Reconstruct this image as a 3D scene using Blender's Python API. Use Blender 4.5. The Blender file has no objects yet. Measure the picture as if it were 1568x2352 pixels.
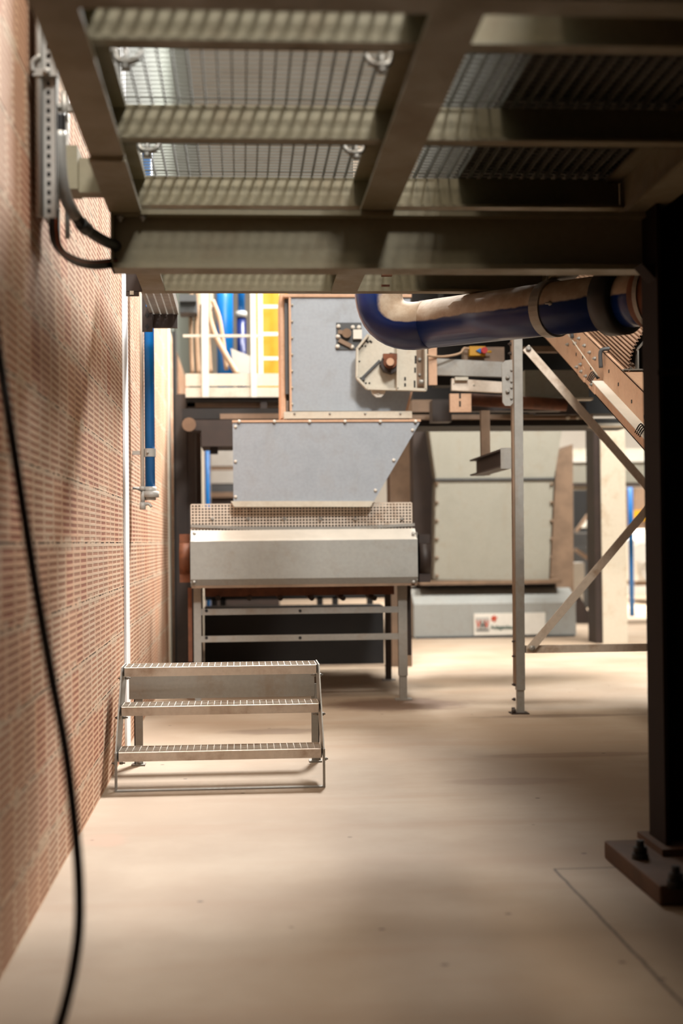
import bpy, bmesh, math, random
from mathutils import Vector, Matrix
random.seed(7)
S = bpy.context.scene
COL = S.collection
# ------------------------------------------------------------------ camera
F = 50.0 / 36.0 * 2352            # focal length in pixels
EYE = 1.18
dY = Vector(((555 - 784) / F, -(1246 - 1176) / F, -1)).normalized()   # +Y (along the wall) in camera axes
up = Vector((-0.009, 1, 0)); up = (up - dY * up.dot(dY)).normalized()
dX = dY.cross(up)
M = Matrix((dX, dY, up))          # rows: world axes in camera coordinates -> world = M @ cam
ORG = Vector((0, 0, EYE))
cd = bpy.data.cameras.new('camera'); cam = bpy.data.objects.new('camera', cd); COL.objects.link(cam)
cam.matrix_world = Matrix.Translation(ORG) @ M.to_4x4()
cd.sensor_fit = 'VERTICAL'; cd.sensor_height = 36; cd.lens = 50; cd.clip_start = .05; cd.clip_end = 200
cd.dof.use_dof = True; cd.dof.focus_distance = 7.4; cd.dof.aperture_fstop = 1.5
S.camera = cam
def ray(px, py): return M @ Vector(((px - 784) / F, -(py - 1176) / F, -1))
def P(px, py, Y): d = ray(px, py); return ORG + d * (Y / d.y)
def PX(px, py, X): d = ray(px, py); return ORG + d * (X / d.x)
def PZ(px, py, Z=0): d = ray(px, py); return ORG + d * ((Z - EYE) / d.z)
# ------------------------------------------------------------------ light
w = bpy.data.worlds.new('hall_daylight'); S.world = w; w.use_nodes = True
bg = w.node_tree.nodes['Background']; bg.inputs[0].default_value = (1, .74, .5, 1); bg.inputs[1].default_value = .24
def area(name, loc, target, sx, sy, power, col):
    l = bpy.data.lights.new(name, 'AREA'); l.shape = 'RECTANGLE'; l.size = sx; l.size_y = sy; l.energy = power; l.color = col
    o = bpy.data.objects.new(name, l); COL.objects.link(o); o.location = loc
    o.rotation_euler = (Vector(target) - Vector(loc)).to_track_quat('-Z', 'Y').to_euler(); return o
area('skylight_key', (2.2, 14.5, 9), (-.6, 6.8, 0), 1.9, 1.9, 1300, (1, .98, .94)).data.spread = math.radians(110)
area('skylight_mid', (.3, 3.6, 9.4), (0, 6, 1), 1.2, 3.6, 700, (1, .9, .77))
area('skylight_side', (2.4, -2, 9.4), (.3, 8, 1.5), 1.5, 1.5, 1350, (1, .98, .94))
area('fill_far', (5.2, 13.3, 7.8), (3.8, 17.5, 1), 3, 1, 1250, (1, .97, .91))  # added fill lamp, aimed to brighten the silo and column fronts
area('fill_left', (.9, 11.6, 9), (-.1, 13.4, 2), 1.2, 1.2, 250, (1, .96, .9)).data.spread = math.radians(80)  # added fill lamp, brightens the walkway background
area('skylight_rear', (7, 24.5, 9.5), (7, 24.6, 0), 7, 7, 1900, (1, .97, .91)).data.spread = math.radians(75)
area('added_floor_fill', (4.0, 12.2, 4.5), (4.0, 12.2, 0), .6, 1.6, 100, (1, .97, .92)).data.spread = math.radians(64)  # made-up lamp, added to brighten the floor at the right
S.view_settings.view_transform = 'Standard'; S.view_settings.look = 'None'; S.view_settings.gamma = 1
S.view_settings.use_curve_mapping = False; S.view_settings.exposure = .14
S.cycles.max_bounces = 8; S.cycles.diffuse_bounces = 5; S.cycles.use_denoising = True
S.cycles.sample_clamp_indirect = 6
# ------------------------------------------------------------------ node helpers
ALB = .6      # colours below are as photographed; real surfaces reflect less
def lin(r, g, b):
    f = lambda c: (c / 255 / 12.92) if c / 255 <= .04045 else ((c / 255 + .055) / 1.055) ** 2.4
    return (f(r) * ALB, f(g) * ALB, f(b) * ALB, 1)
class NT:
    def __init__(s, name, rough=.6, metal=0, spec=.5):
        s.m = bpy.data.materials.new(name); s.m.use_nodes = True; s.t = s.m.node_tree
        s.b = s.t.nodes['Principled BSDF']; s.b.inputs['Roughness'].default_value = rough
        s.b.inputs['Metallic'].default_value = metal; s.b.inputs['Specular IOR Level'].default_value = spec
    def n(s, k): return s.t.nodes.new(k)
    def put(s, sock, v):
        if isinstance(v, bpy.types.NodeSocket): s.t.links.new(v, sock)
        else: sock.default_value = v
    def math(s, op, a, b=0, c=0, clamp=False):
        q = s.n('ShaderNodeMath'); q.operation = op; q.use_clamp = clamp
        s.put(q.inputs[0], a); s.put(q.inputs[1], b); s.put(q.inputs[2], c); return q.outputs[0]
    def ss(s, v, a, b, lo=0., hi=1.):
        q = s.n('ShaderNodeMapRange'); q.interpolation_type = 'SMOOTHSTEP'; s.put(q.inputs[0], v)
        q.inputs[1].default_value = a; q.inputs[2].default_value = b; q.inputs[3].default_value = lo; q.inputs[4].default_value = hi; return q.outputs[0]
    def pos(s):
        g = s.n('ShaderNodeNewGeometry'); x = s.n('ShaderNodeSeparateXYZ'); s.t.links.new(g.outputs['Position'], x.inputs[0]); s.geo = g
        return g.outputs['Position'], x.outputs[0], x.outputs[1], x.outputs[2]
    def noise(s, vec, scale, detail=3, rough=.5, sc3=None):
        if sc3:
            mp = s.n('ShaderNodeMapping'); s.put(mp.inputs[0], vec); mp.inputs['Scale'].default_value = sc3; vec = mp.outputs[0]
        q = s.n('ShaderNodeTexNoise'); s.put(q.inputs['Vector'], vec); q.inputs['Scale'].default_value = scale
        q.inputs['Detail'].default_value = detail; q.inputs['Roughness'].default_value = rough; return q.outputs[0]
    def comb(s, x, y, z):
        q = s.n('ShaderNodeCombineXYZ'); s.put(q.inputs[0], x); s.put(q.inputs[1], y); s.put(q.inputs[2], z); return q.outputs[0]
    def white(s, vec):
        q = s.n('ShaderNodeTexWhiteNoise'); s.put(q.inputs['Vector'], vec); return q.outputs['Value']
    def mix(s, f, a, b):
        q = s.n('ShaderNodeMix'); q.data_type = 'RGBA'; s.put(q.inputs[0], f); s.put(q.inputs[6], a); s.put(q.inputs[7], b); return q.outputs[2]
    def color(s, v): s.put(s.b.inputs['Base Color'], v)
    def bump(s, h, strength=.3, dist=.01):
        q = s.n('ShaderNodeBump'); q.inputs['Strength'].default_value = strength; q.inputs['Distance'].default_value = dist
        s.put(q.inputs['Height'], h); s.t.links.new(q.outputs[0], s.b.inputs['Normal'])
def simple(name, c, rough=.55, metal=0, var=.14, scale=6, spec=.5):
    t = NT(name, rough, metal, spec); p, x, y, z = t.pos(); nz = t.noise(p, scale, 4, .6)
    c = Vector(c[:3]); d = tuple(c * (1 - var)) + (1,); l = tuple(c * (1 + var)) + (1,)
    t.color(t.mix(t.ss(nz, .3, .7), d, l)); return t.m
def metal_sheet(name, c, dirt, metal=.25, rough=.42, amount=.5):
    t = NT(name, rough, metal); p, x, y, z = t.pos()
    a = t.noise(p, 5, 5, .65); b = t.noise(p, 2, 4, .6, (3, 3, .5)); sp = t.noise(p, 45, 2)
    col = t.mix(t.ss(sp, .35, .7, 0, .5), c, tuple(Vector(c[:3]) * .86) + (1,))
    col = t.mix(t.ss(a, .5, .75, 0, amount), col, dirt); col = t.mix(t.ss(b, .55, .8, 0, amount * .8), col, dirt)
    t.color(col); t.put(t.b.inputs['Roughness'], t.ss(a, .3, .7, rough - .06, rough + .2)); return t.m
MT = {}
MT['platform'] = metal_sheet('platform_paint', lin(158, 148, 120), lin(142, 116, 88), 0, .5, .35)
MT['galv'] = metal_sheet('galvanised_steel', lin(190, 187, 180), lin(166, 142, 118), .35, .42, .55)
MT['galv_worn'] = metal_sheet('worn_galvanised_steel', lin(262, 246, 228), lin(186, 148, 114), .2, .5, .75)
MT['grate'] = metal_sheet('grating_steel', lin(272, 264, 252), lin(226, 196, 170), .2, .5, .4)
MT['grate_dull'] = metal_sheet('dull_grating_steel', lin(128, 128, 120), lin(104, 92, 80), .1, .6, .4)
MT['cream'] = metal_sheet('cream_painted_sheet', lin(240, 232, 214), lin(200, 172, 142), 0, .5, .4)
MT['hopper'] = metal_sheet('blue_grey_sheet', lin(190, 198, 208), lin(172, 170, 168), .1, .42, .4)
MT['cover'] = metal_sheet('dusty_grey_cover', lin(186, 187, 182), lin(166, 154, 138), .15, .5, .5)
MT['silo'] = metal_sheet('pale_silo_sheet', lin(182, 178, 163), lin(164, 148, 124), .1, .5, .35)
MT['dusty'] = metal_sheet('dusty_beige_steel', lin(250, 204, 170), lin(196, 152, 120), .05, .65, .4)
MT['white'] = simple('white_paint', lin(262, 256, 244), .5, 0, .05)
MT['dark'] = simple('dark_brown_steel', lin(58, 42, 34), .6, 0, .2)
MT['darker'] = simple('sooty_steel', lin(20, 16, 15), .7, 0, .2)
MT['tan'] = simple('dusty_tan_steel', lin(150, 122, 98), .6, 0, .15)
MT['rust'] = simple('rust_brown_steel', lin(128, 74, 44), .7, 0, .25, 12)
MT['rubber'] = simple('black_rubber', lin(24, 21, 22), .5, 0, .1)
MT['cable'] = simple('black_cable', lin(28, 20, 18), .45, 0, .1)
MT['orange'] = simple('orange_cable', lin(190, 90, 40), .5, 0, .1)
MT['beige_hose'] = simple('beige_hose', lin(204, 170, 138), .6, 0, .1)
MT['blue'] = simple('bright_blue_plastic', lin(0, 128, 216), .35, 0, .08)
MT['deepblue'] = simple('deep_blue_paint', lin(14, 40, 110), .3, 0, .1)
MT['yellow'] = simple('yellow_paint', lin(226, 164, 0), .45, 0, .06)
MT['red'] = simple('red_plastic', lin(205, 40, 36), .35, 0, .05)
MT['teal'] = simple('dark_teal_lettering', lin(24, 92, 84), .5, 0, .05)
MT['black'] = simple('black_lettering', lin(24, 40, 40), .5, 0, .05)
MT['vermilion'] = simple('vermilion_lettering', lin(226, 78, 40), .5, 0, .05)
MT['plastic'] = simple('pale_grey_plastic', lin(212, 208, 200), .4, 0, .06)
MT['concrete'] = metal_sheet('cream_concrete', lin(255, 242, 218), lin(206, 166, 124), 0, .8, .6)
MT['brown_plinth'] = simple('brown_stained_plinth', lin(104, 74, 54), .8, 0, .2)
MT['farwall'] = simple('pale_far_wall', lin(206, 200, 190), .8, 0, .05, 1)
MT['strip'] = simple('white_joint_strip', lin(296, 300, 306), .5, 0, .03)
MT['upperwall'] = simple('grey_green_cladding', lin(112, 118, 108), .8, 0, .05, 1)
MT['column'] = simple('very_dark_brown_paint', lin(34, 18, 11), .8, 0, .15, 6, .15)
MT['charcoal'] = simple('charcoal_steel', lin(84, 86, 88), .5, .1, .08)
# dusty blue pipe: settled dust lies on the faces that look up
t = NT('dusty_blue_pipe_paint', .3); p, x, y, z = t.pos()
sx = t.n('ShaderNodeSeparateXYZ'); t.t.links.new(t.geo.outputs['Normal'], sx.inputs[0])
nz = t.noise(p, 9, 4); streak = t.noise(p, 14, 3, .6)
lvl = t.math('ADD', sx.outputs[2], t.math('MULTIPLY', t.math('SUBTRACT', nz, .5), .22))
dust = t.ss(lvl, .0, .09); dcol = t.mix(t.ss(streak, .35, .7), lin(226, 200, 176), lin(252, 234, 214))
t.color(t.mix(dust, lin(16, 52, 128), dcol)); t.put(t.b.inputs['Roughness'], t.math('ADD', t.math('MULTIPLY', dust, .55), .28)); MT['bluepipe'] = t.m
# floor
t = NT('dusty_concrete_floor', .75); p, x, y, z = t.pos()
a = t.noise(p, .9, 5, .6); b = t.noise(p, 1.2, 4, .6, (.35, 2.2, 1)); c = t.noise(p, 30, 3)
col = t.mix(t.ss(a, .35, .7), lin(181, 156, 130), lin(200, 179, 155))
col = t.mix(t.ss(b, .5, .72, 0, .45), col, lin(176, 142, 112)); col = t.mix(t.ss(c, .5, .8, 0, .2), col, lin(180, 160, 138))
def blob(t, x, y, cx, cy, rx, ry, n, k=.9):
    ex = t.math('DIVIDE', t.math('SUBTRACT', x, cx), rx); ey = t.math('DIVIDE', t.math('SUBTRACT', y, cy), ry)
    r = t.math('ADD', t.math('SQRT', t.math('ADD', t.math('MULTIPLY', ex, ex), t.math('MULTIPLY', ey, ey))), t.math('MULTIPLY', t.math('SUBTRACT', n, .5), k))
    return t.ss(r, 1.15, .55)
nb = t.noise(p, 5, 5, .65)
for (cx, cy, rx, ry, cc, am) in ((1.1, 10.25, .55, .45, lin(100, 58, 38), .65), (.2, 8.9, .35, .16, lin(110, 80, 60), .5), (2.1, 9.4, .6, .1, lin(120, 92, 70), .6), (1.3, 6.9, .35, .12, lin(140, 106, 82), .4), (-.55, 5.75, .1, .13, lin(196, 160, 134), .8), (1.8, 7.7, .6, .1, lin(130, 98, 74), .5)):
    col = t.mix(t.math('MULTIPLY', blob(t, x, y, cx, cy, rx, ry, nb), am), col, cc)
v = t.n('ShaderNodeTexVoronoi'); t.put(v.inputs['Vector'], p); v.inputs['Scale'].default_value = 6; v.inputs['Randomness'].default_value = 1
wn = t.math('GREATER_THAN', t.white(v.outputs['Position']), .78)
col = t.mix(t.math('MULTIPLY', t.ss(v.outputs['Distance'], .085, .05), t.math('MULTIPLY', wn, .75)), col, lin(84, 58, 44))
def groove(t, u, at, wv, other, lo, hi):
    d = t.math('ABSOLUTE', t.math('SUBTRACT', t.math('ADD', u, t.math('MULTIPLY', t.math('SUBTRACT', nb, .5), .02)), at))
    g = t.ss(d, wv, wv * .4); r = t.math('MULTIPLY', t.math('GREATER_THAN', other, lo), t.math('LESS_THAN', other, hi)); return t.math('MULTIPLY', g, r)
g0 = PZ(1272, 1996); g1 = PZ(1500, 2235)
gx = (g0.x + g1.x) / 2
for g in (groove(t, x, gx, .008, y, -2, g0.y), groove(t, y, g0.y, .01, x, gx, 1.4)):
    col = t.mix(t.math('MULTIPLY', g, .8), col, lin(70, 50, 40))
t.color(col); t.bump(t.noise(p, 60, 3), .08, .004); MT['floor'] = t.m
# clay block wall (courses .248 m high, blocks .24 m long, nine combed grooves a block)
t = NT('combed_clay_block_wall', .85, 0, .2); p, x, y, z = t.pos()
wob = t.noise(p, 7, 3); wob2 = t.math('MULTIPLY', t.math('SUBTRACT', wob, .5), .012)
CH = .2475; zc = t.math('DIVIDE', t.math('ADD', z, .055), CH); row = t.math('FLOOR', zc)
v = t.math('FRACT', t.math('ADD', zc, t.math('MULTIPLY', wob2, 1.2)))           # 0..1 in the course
sh = t.white(t.comb(row, 3.1, 1.7)); yc = t.math('ADD', t.math('DIVIDE', t.math('ADD', y, wob2), .243), sh)
bi = t.math('FLOOR', yc); u = t.math('FRACT', yc); bid = t.white(t.comb(bi, row, .3)); bid2 = t.white(t.comb(bi, row, 7.3))
rr = t.math('MULTIPLY', t.math('SUBTRACT', v, .045), 9.6); rf = t.math('FRACT', rr)
inrow = t.math('MULTIPLY', t.ss(rf, .04, .14), t.ss(rf, .66, .56)); inrow = t.math('MULTIPLY', inrow, t.ss(v, .045, .05)); inrow = t.math('MULTIPLY', inrow, t.ss(rr, 9.0, 8.95))
indash = t.math('MULTIPLY', t.ss(u, .08, .11), t.ss(u, .95, .92)); dash = t.math('MULTIPLY', inrow, indash)
teeth = t.ss(t.math('ABSOLUTE', t.math('SUBTRACT', t.math('FRACT', t.math('MULTIPLY', u, 11)), .5)), .18, .34)
big = t.noise(p, 1.3, 4, .6)
base = t.mix(bid, lin(255, 220, 186), lin(255, 200, 160)); base = t.mix(t.ss(big, .4, .75, 0, .5), base, lin(240, 208, 184))
gcol = t.mix(bid2, lin(220, 154, 118), lin(198, 140, 108)); gcol = t.mix(t.math('MULTIPLY', t.ss(bid, .8, .9), .6), gcol, lin(176, 84, 56))
gcol = t.mix(t.math('MULTIPLY', teeth, .38), gcol, lin(112, 66, 46))
col = t.mix(t.math('MULTIPLY', dash, t.ss(wob, .2, .45, .7, .95)), base, gcol)
pale = t.math('MULTIPLY', t.ss(v, .035, .05), 1)
col = t.mix(t.math('MULTIPLY', t.math('SUBTRACT', 1, t.ss(t.math('ABSOLUTE', t.math('SUBTRACT', v, .975)), .02, .05)), .4), col, lin(246, 218, 190))
jn = t.noise(p, 16, 3); jl = t.math('MULTIPLY', t.ss(v, .03, .016), t.ss(jn, .42, .54))
col = t.mix(jl, col, lin(60, 36, 26))
vj = t.math('MULTIPLY', t.math('LESS_THAN', u, .022), t.math('GREATER_THAN', bid2, .62)); col = t.mix(t.math('MULTIPLY', vj, .8), col, lin(86, 52, 38))
patch = t.math('MULTIPLY', t.ss(t.noise(p, 6.5, 4, .6), .52, .6), t.ss(t.math('ABSOLUTE', t.math('SUBTRACT', t.math('FRACT', t.math('ADD', v, .5)), .5)), .16, .06))
col = t.mix(t.math('MULTIPLY', patch, .85), col, lin(246, 214, 182))
smear = t.noise(p, 2.6, 5, .7); col = t.mix(t.ss(smear, .6, .74, 0, .55), col, lin(222, 190, 164))
t.color(col)
hgt = t.math('SUBTRACT', 1, t.math('ADD', t.math('MULTIPLY', dash, t.math('ADD', .5, t.math('MULTIPLY', teeth, .5))), jl)); t.bump(hgt, .35, .005); MT['clay'] = t.m
# corrugated sheet colour
MT['corr'] = simple('dusty_corrugated_sheet', lin(176, 138, 110), .7, 0, .12)
# ------------------------------------------------------------------ mesh helpers
class MB:
    def __init__(s): s.bm = bmesh.new()
    def box(s, x0, x1, y0, y1, z0, z1):
        v = [s.bm.verts.new((x, y, z)) for x in (x0, x1) for y in (y0, y1) for z in (z0, z1)]
        for f in ((0, 1, 3, 2), (4, 6, 7, 5), (0, 4, 5, 1), (2, 3, 7, 6), (0, 2, 6, 4), (1, 5, 7, 3)): s.bm.faces.new([v[i] for i in f])
        return s
    def prism(s, pts, off):
        a = [s.bm.verts.new(p) for p in pts]; o = Vector(off); b = [s.bm.verts.new(Vector(p) + o) for p in pts]; n = len(a)
        s.bm.faces.new(a); s.bm.faces.new(b[::-1])
        for i in range(n): s.bm.faces.new((a[i], b[i], b[(i + 1) % n], a[(i + 1) % n]))
        return s
    def xprism(s, prof, x0, x1): return s.prism([(x0, y, z) for y, z in prof], (x1 - x0, 0, 0))
    def yprism(s, prof, y0, y1): return s.prism([(x, y0, z) for x, z in prof], (0, y1 - y0, 0))
    def front(s, px, Y, depth): return s.prism([P(a, b, Y) for a, b in px], (0, depth, 0))
    def rect(s, a, b, c, d, Y, depth):
        m = (b + d) / 2; k = (a + c) / 2
        return s.box(P(a, m, Y).x, P(c, m, Y).x, Y, Y + depth, P(k, d, Y).z, P(k, b, Y).z)
    def bar(s, p, q, wd, th, side=None):
        p = Vector(p); q = Vector(q); d = (q - p).normalized(); side = Vector(side) if side else d.cross(Vector((0, 1, 0)))
        side = (side - d * side.dot(d)).normalized(); n = d.cross(side)
        c = [p + side * (i * wd / 2) + n * (j * th / 2) for i, j in ((-1, -1), (1, -1), (1, 1), (-1, 1))]
        return s.prism(c, q - p)
    def tube(s, pts, r, seg=12, cap=True):
        pts = [Vector(p) for p in pts]; rs = r if isinstance(r, (list, tuple)) else [r] * len(pts); rings = []
        T = [(pts[min(i + 1, len(pts) - 1)] - pts[max(i - 1, 0)]).normalized() for i in range(len(pts))]
        n = T[0].orthogonal().normalized()
        for i, p in enumerate(pts):
            n = (n - T[i] * n.dot(T[i])).normalized(); b = T[i].cross(n)
            rings.append([s.bm.verts.new(p + (n * math.cos(2 * math.pi * k / seg) + b * math.sin(2 * math.pi * k / seg)) * rs[i]) for k in range(seg)])
        for i in range(len(rings) - 1):
            for k in range(seg):
                f = s.bm.faces.new((rings[i][k], rings[i][(k + 1) % seg], rings[i + 1][(k + 1) % seg], rings[i + 1][k])); f.smooth = True
        if cap: s.bm.faces.new(rings[0][::-1]); s.bm.faces.new(rings[-1])
        return s
    def cyl(s, p, q, r, seg=16): return s.tube([p, q], r, seg)
    def ring(s, p, q, ro, ri, seg=28):
        p = Vector(p); q = Vector(q); d = (q - p).normalized(); n = d.orthogonal().normalized(); b = d.cross(n); R = []
        for c, r in ((p, ri), (p, ro), (q, ro), (q, ri)): R.append([s.bm.verts.new(c + (n * math.cos(2 * math.pi * k / seg) + b * math.sin(2 * math.pi * k / seg)) * r) for k in range(seg)])
        for i in range(4):
            for k in range(seg): s.bm.faces.new((R[i][k], R[i][(k + 1) % seg], R[(i + 1) % 4][(k + 1) % seg], R[(i + 1) % 4][k]))
        return s
    def bolt(s, p, n=(0, -1, 0), r=.012, h=.01):
        p = Vector(p); n = Vector(n).normalized(); return s.tube([p - n * .002, p + n * h, p + n * (h * 1.02), p + n * h * 1.8], [r, r, r * .5, r * .5], 6)
    def ibeam_x(s, x0, x1, yc, z0, z1, wd=.1, tf=.012, tw=.008):
        s.box(x0, x1, yc - wd / 2, yc + wd / 2, z0, z0 + tf); s.box(x0, x1, yc - wd / 2, yc + wd / 2, z1 - tf, z1)
        return s.box(x0, x1, yc - tw / 2, yc + tw / 2, z0 + tf, z1 - tf)
    def ibeam_y(s, y0, y1, xc, z0, z1, wd=.1, tf=.012, tw=.008):
        s.box(xc - wd / 2, xc + wd / 2, y0, y1, z0, z0 + tf); s.box(xc - wd / 2, xc + wd / 2, y0, y1, z1 - tf, z1)
        return s.box(xc - tw / 2, xc + tw / 2, y0, y1, z0 + tf, z1 - tf)
    def build(s, name, mat, parent=None, bevel=0):
        bmesh.ops.recalc_face_normals(s.bm, faces=s.bm.faces)
        if parent is not None:
            o = Vector((0, 0, 0)); q = parent
            while q: o += q.location; q = q.parent
            bmesh.ops.translate(s.bm, verts=s.bm.verts, vec=-o)
        me = bpy.data.meshes.new(name); s.bm.to_mesh(me); s.bm.free(); me.materials.append(MT[mat])
        ob = bpy.data.objects.new(name, me); COL.objects.link(ob)
        if parent is not None: ob.parent = parent
        if bevel:
            b = ob.modifiers.new('bevel', 'BEVEL'); b.width = bevel; b.segments = 2; b.limit_method = 'ANGLE'
        return ob
class Multi:
    # every call makes a piece of its own; build() links each piece as its own part
    def __init__(s): s.l = []
    def __getattr__(s, k):
        def call(*a, **kw):
            m = MB(); getattr(m, k)(*a, **kw); s.l.append(m); return s
        return call
    def build(s, *a, **kw): return [m.build(*a, **kw) for m in s.l][-1]
def tag(o, label, cat, group=None):
    o['label'] = label; o['category'] = cat
    if group: o['group'] = group
    return o
def thing(name, label, cat, loc=(0, 0, 0), group=None):
    o = bpy.data.objects.new(name, None); COL.objects.link(o); o.location = loc; o.empty_display_size = .1; return tag(o, label, cat, group)
def struct(name, mb, mat): o = mb.build(name, mat); o['kind'] = 'structure'; return o
def smooth(pts, n=8):
    pts = [Vector(p) for p in pts]; out = []
    for i in range(len(pts) - 1):
        a = pts[max(i - 1, 0)]; b = pts[i]; c = pts[i + 1]; d = pts[min(i + 2, len(pts) - 1)]
        for k in range(n):
            u = k / n; out.append(.5 * ((2 * b) + (c - a) * u + (2 * a - 5 * b + 4 * c - d) * u * u + (3 * b - a - 3 * c + d) * u ** 3))
    return out + [pts[-1]]
# ------------------------------------------------------------------ room shell
WX = -.665
struct('floor', MB().box(WX - .3, 16, -5, 31, -.2, 0), 'floor')
struct('wall_left', MB().box(WX - .3, WX, -5, 31, 0, 3.2), 'clay')
struct('wall_upper_left', MB().box(WX - .3, WX - .02, -5, 31, 3.2, 8), 'upperwall')
struct('wall_back', MB().box(WX, 16, 30, 30.3, 0, 8), 'farwall')
struct('wall_right', MB().box(16, 16.3, -5, 30.3, 0, 8), 'farwall')
struct('wall_near', MB().box(WX, 16, -5.3, -5, 0, 8), 'dark')
q = PX(288, 1246, WX); struct('trim_1', MB().box(WX, WX + .012, q.y - .13, q.y + .13, 0, 4.5), 'strip')
q = PX(389, 1246, WX); struct('trim_2', MB().box(WX, WX + .012, q.y - .2, q.y + .2, 0, 4.5), 'cream')
struct('trim_3', MB().box(WX, 16, 29.6, 30, 0, .33), 'white')
# ------------------------------------------------------------------ steel platform overhead
HL, HJ, HG = EYE + 1.198, EYE + 1.268, EYE + 1.395     # girder soffit, joist soffit, grating underside
YB = 5.1
plat = thing('steel_platform', 'grey-beige steel platform frame of beams overhead, on a column at the right', 'platform', (1.58, YB, .066))
def girder(x0, x1, y0=-4, y1=6.84):
    MB().ibeam_y(y0, y1, (x0 + x1) / 2, HL, HG - .002, x1 - x0, .014, .009).build('girder', 'platform', plat)
girder(-.458, -.352); girder(.44, .563); girder(1.42, 1.54)
b = MB(); b.ibeam_x(-.458, 1.52, YB + .06, EYE + .985, HL - .002, .12, .018, .012); b.box(-.458, -.45, YB, YB + .12, EYE + .985, HL)
b.build('cross_beam', 'platform', plat)
b = Multi()
for px in (275, 327): b.bolt(P(px, 488, YB) + Vector((0, .02, -.006)), (0, 0, -1), .012, .012)
b.build('bolt', 'galv', plat)
MB().ibeam_x(-.46, 1.56, 3.13, HL - .004, HG - .004, .1, .016, .01).build('cross_beam', 'platform', plat)
b = MB(); b.box(-.452, 1.54, 6.842, 6.854, HL + .012, HG + .03).box(-.462, 1.56, 6.79, 6.86, HL + .004, HL + .014); b.build('edge_channel', 'platform', plat)
for Yj in (3.64, 4.51, 5.4, 6.2):
    b = MB()
    for x0, x1 in ((-.40, .50), (.505, 1.47)):
        b.box(x0, x1, Yj, Yj + .008, HJ, HG - .004).box(x0, x1, Yj - .062, Yj + .008, HJ, HJ + .01)
    b.build('joist', 'platform', plat)
MB().box(-.462, -.348, 4.42, 5.1, HL - .014, HL).build('splice_plate', 'platform', plat)
q = P(885, 640, 6.7); b = Multi(); b.box(q.x - .02, q.x + .02, q.y, q.y + .006, q.z - .028, HL + .01).box(q.x - .02, q.x + .03, q.y - .03, q.y + .006, q.z + .01, q.z + .02); b.build('hanging_lug', 'rust', plat)
b = MB(); b.box(-.55, -.455, 4.95, 5.03, HL + .02, HL + .14); b.box(WX + .001, -.55, 4.9, 5.05, HL + .02, HL + .17); b.build('wall_bracket', 'platform', plat)
b = MB()      # H column
cx0, cy0 = 1.488, 4.97
b.box(cx0, cx0 + .014, cy0, cy0 + .2, .09, HG).box(cx0 + .186, cx0 + .2, cy0, cy0 + .2, .09, HG).box(cx0 + .014, cx0 + .186, cy0 + .095, cy0 + .105, .09, HG)
b.build('column', 'column', plat)
b = Multi(); b.box(cx0 - .004, cx0 + .204, cy0 - .004, cy0 + .01, EYE + .58, EYE + .6); b.prism([(cx0 - .05, cy0 + .02, EYE + .985), (cx0, cy0 + .02, EYE + .93), (cx0, cy0 + .02, EYE + .985)], (0, .1, 0)); b.build('gusset', 'column', plat)
MB().box(cx0 - .03, cx0 + .23, cy0 - .06, cy0 + .26, .066, .09).build('base_plate', 'brown_plinth', plat)
pl = MB().box(1.325, 2.1, 4.5, 5.2, 0, .066).build('concrete_plinth', 'brown_plinth', None, .006); tag(pl, 'low brown plinth under the foot of the dark column at the right', 'plinth')
for (px, py) in ((1470, 1972), (1552, 2035)):
    q = PZ(px, py, .066); b = MB(); b.cyl((q.x, q.y, .06), (q.x, q.y, .085), .03, 8).cyl((q.x, q.y, .08), (q.x, q.y, .13), .014).cyl((q.x, q.y, .085), (q.x, q.y, .108), .024, 6)
    tag(b.build('anchor_bolt', 'darker'), 'dark anchor bolt and nut standing on the plinth, ' + ('clear of the column' if px < 1500 else 'at the near side of the column'), 'bolt', 'anchor bolts in the plinth')
def grating(x0, x1, y0, y1, label):
    b = MB(); n = round((x1 - x0) / .043)
    for i in range(n + 1):
        x = x0 + (x1 - x0) * i / n; b.box(x - .002, x + .002, y0, y1, HG, HG + .025)
    m = round((y1 - y0) / .04)
    for i in range(m + 1):
        y = y0 + (y1 - y0) * i / m; b.box(x0, x1, y - .0025, y + .0025, HG + .019, HG + .025)
    r = thing('floor_grating', label, 'grating', ((x0 + x1) / 2, (y0 + y1) / 2, HG), 'steel grating panels of the platform floor')
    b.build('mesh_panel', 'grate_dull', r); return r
def clip(r, x, y, sgn):
    b = MB(); z = HG - .006
    b.tube(smooth([(x, y, z + .004), (x + sgn * .012, y - .01, z - .03), (x + sgn * .055, y - .02, z - .034), (x + sgn * .075, y - .01, z - .004)], 5), .009, 8)
    b.cyl((x + sgn * .03, y - .01, z - .05), (x + sgn * .03, y - .01, z + .01), .007); b.cyl((x + sgn * .03, y - .01, z - .055), (x + sgn * .03, y - .01, z - .04), .014, 6)
    b.build('grating_clip', 'galv', r)
ys = [(3.2, 3.645), (3.655, 4.515), (4.525, 5.405), (5.415, 6.205), (6.215, 6.83)]
for i, (a, c) in enumerate(ys):
    wl = ('nearest the camera', 'above the first joist gap', 'above the second joist gap', 'over the main cross beam', 'at the far edge')[i]
    g = grating(-.40, .495, a, c, 'steel floor grating seen from below in the left bay, ' + wl)
    if i in (1, 2):
        clip(g, -.345, (4.02, 4.93)[i - 1], 1); clip(g, .44, (4.02, 4.93)[i - 1], -1)
    if i in (1, 2, 3, 4): grating(.51, 1.48, a, c, 'steel floor grating seen from below in the dark right bay, ' + wl)
hs = thing('machine_housing', 'black machine housing on the right bay of the platform, extended out of view to block light', 'machine', (1.7, 2, HG + .04))
b = MB(); b.box(.86, 15.9, -4.9, 6.75, HG + .05, HG + .6); b.build('casing', 'darker', hs)  # dark bay cover; its reach beyond the view is added to block light
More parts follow.
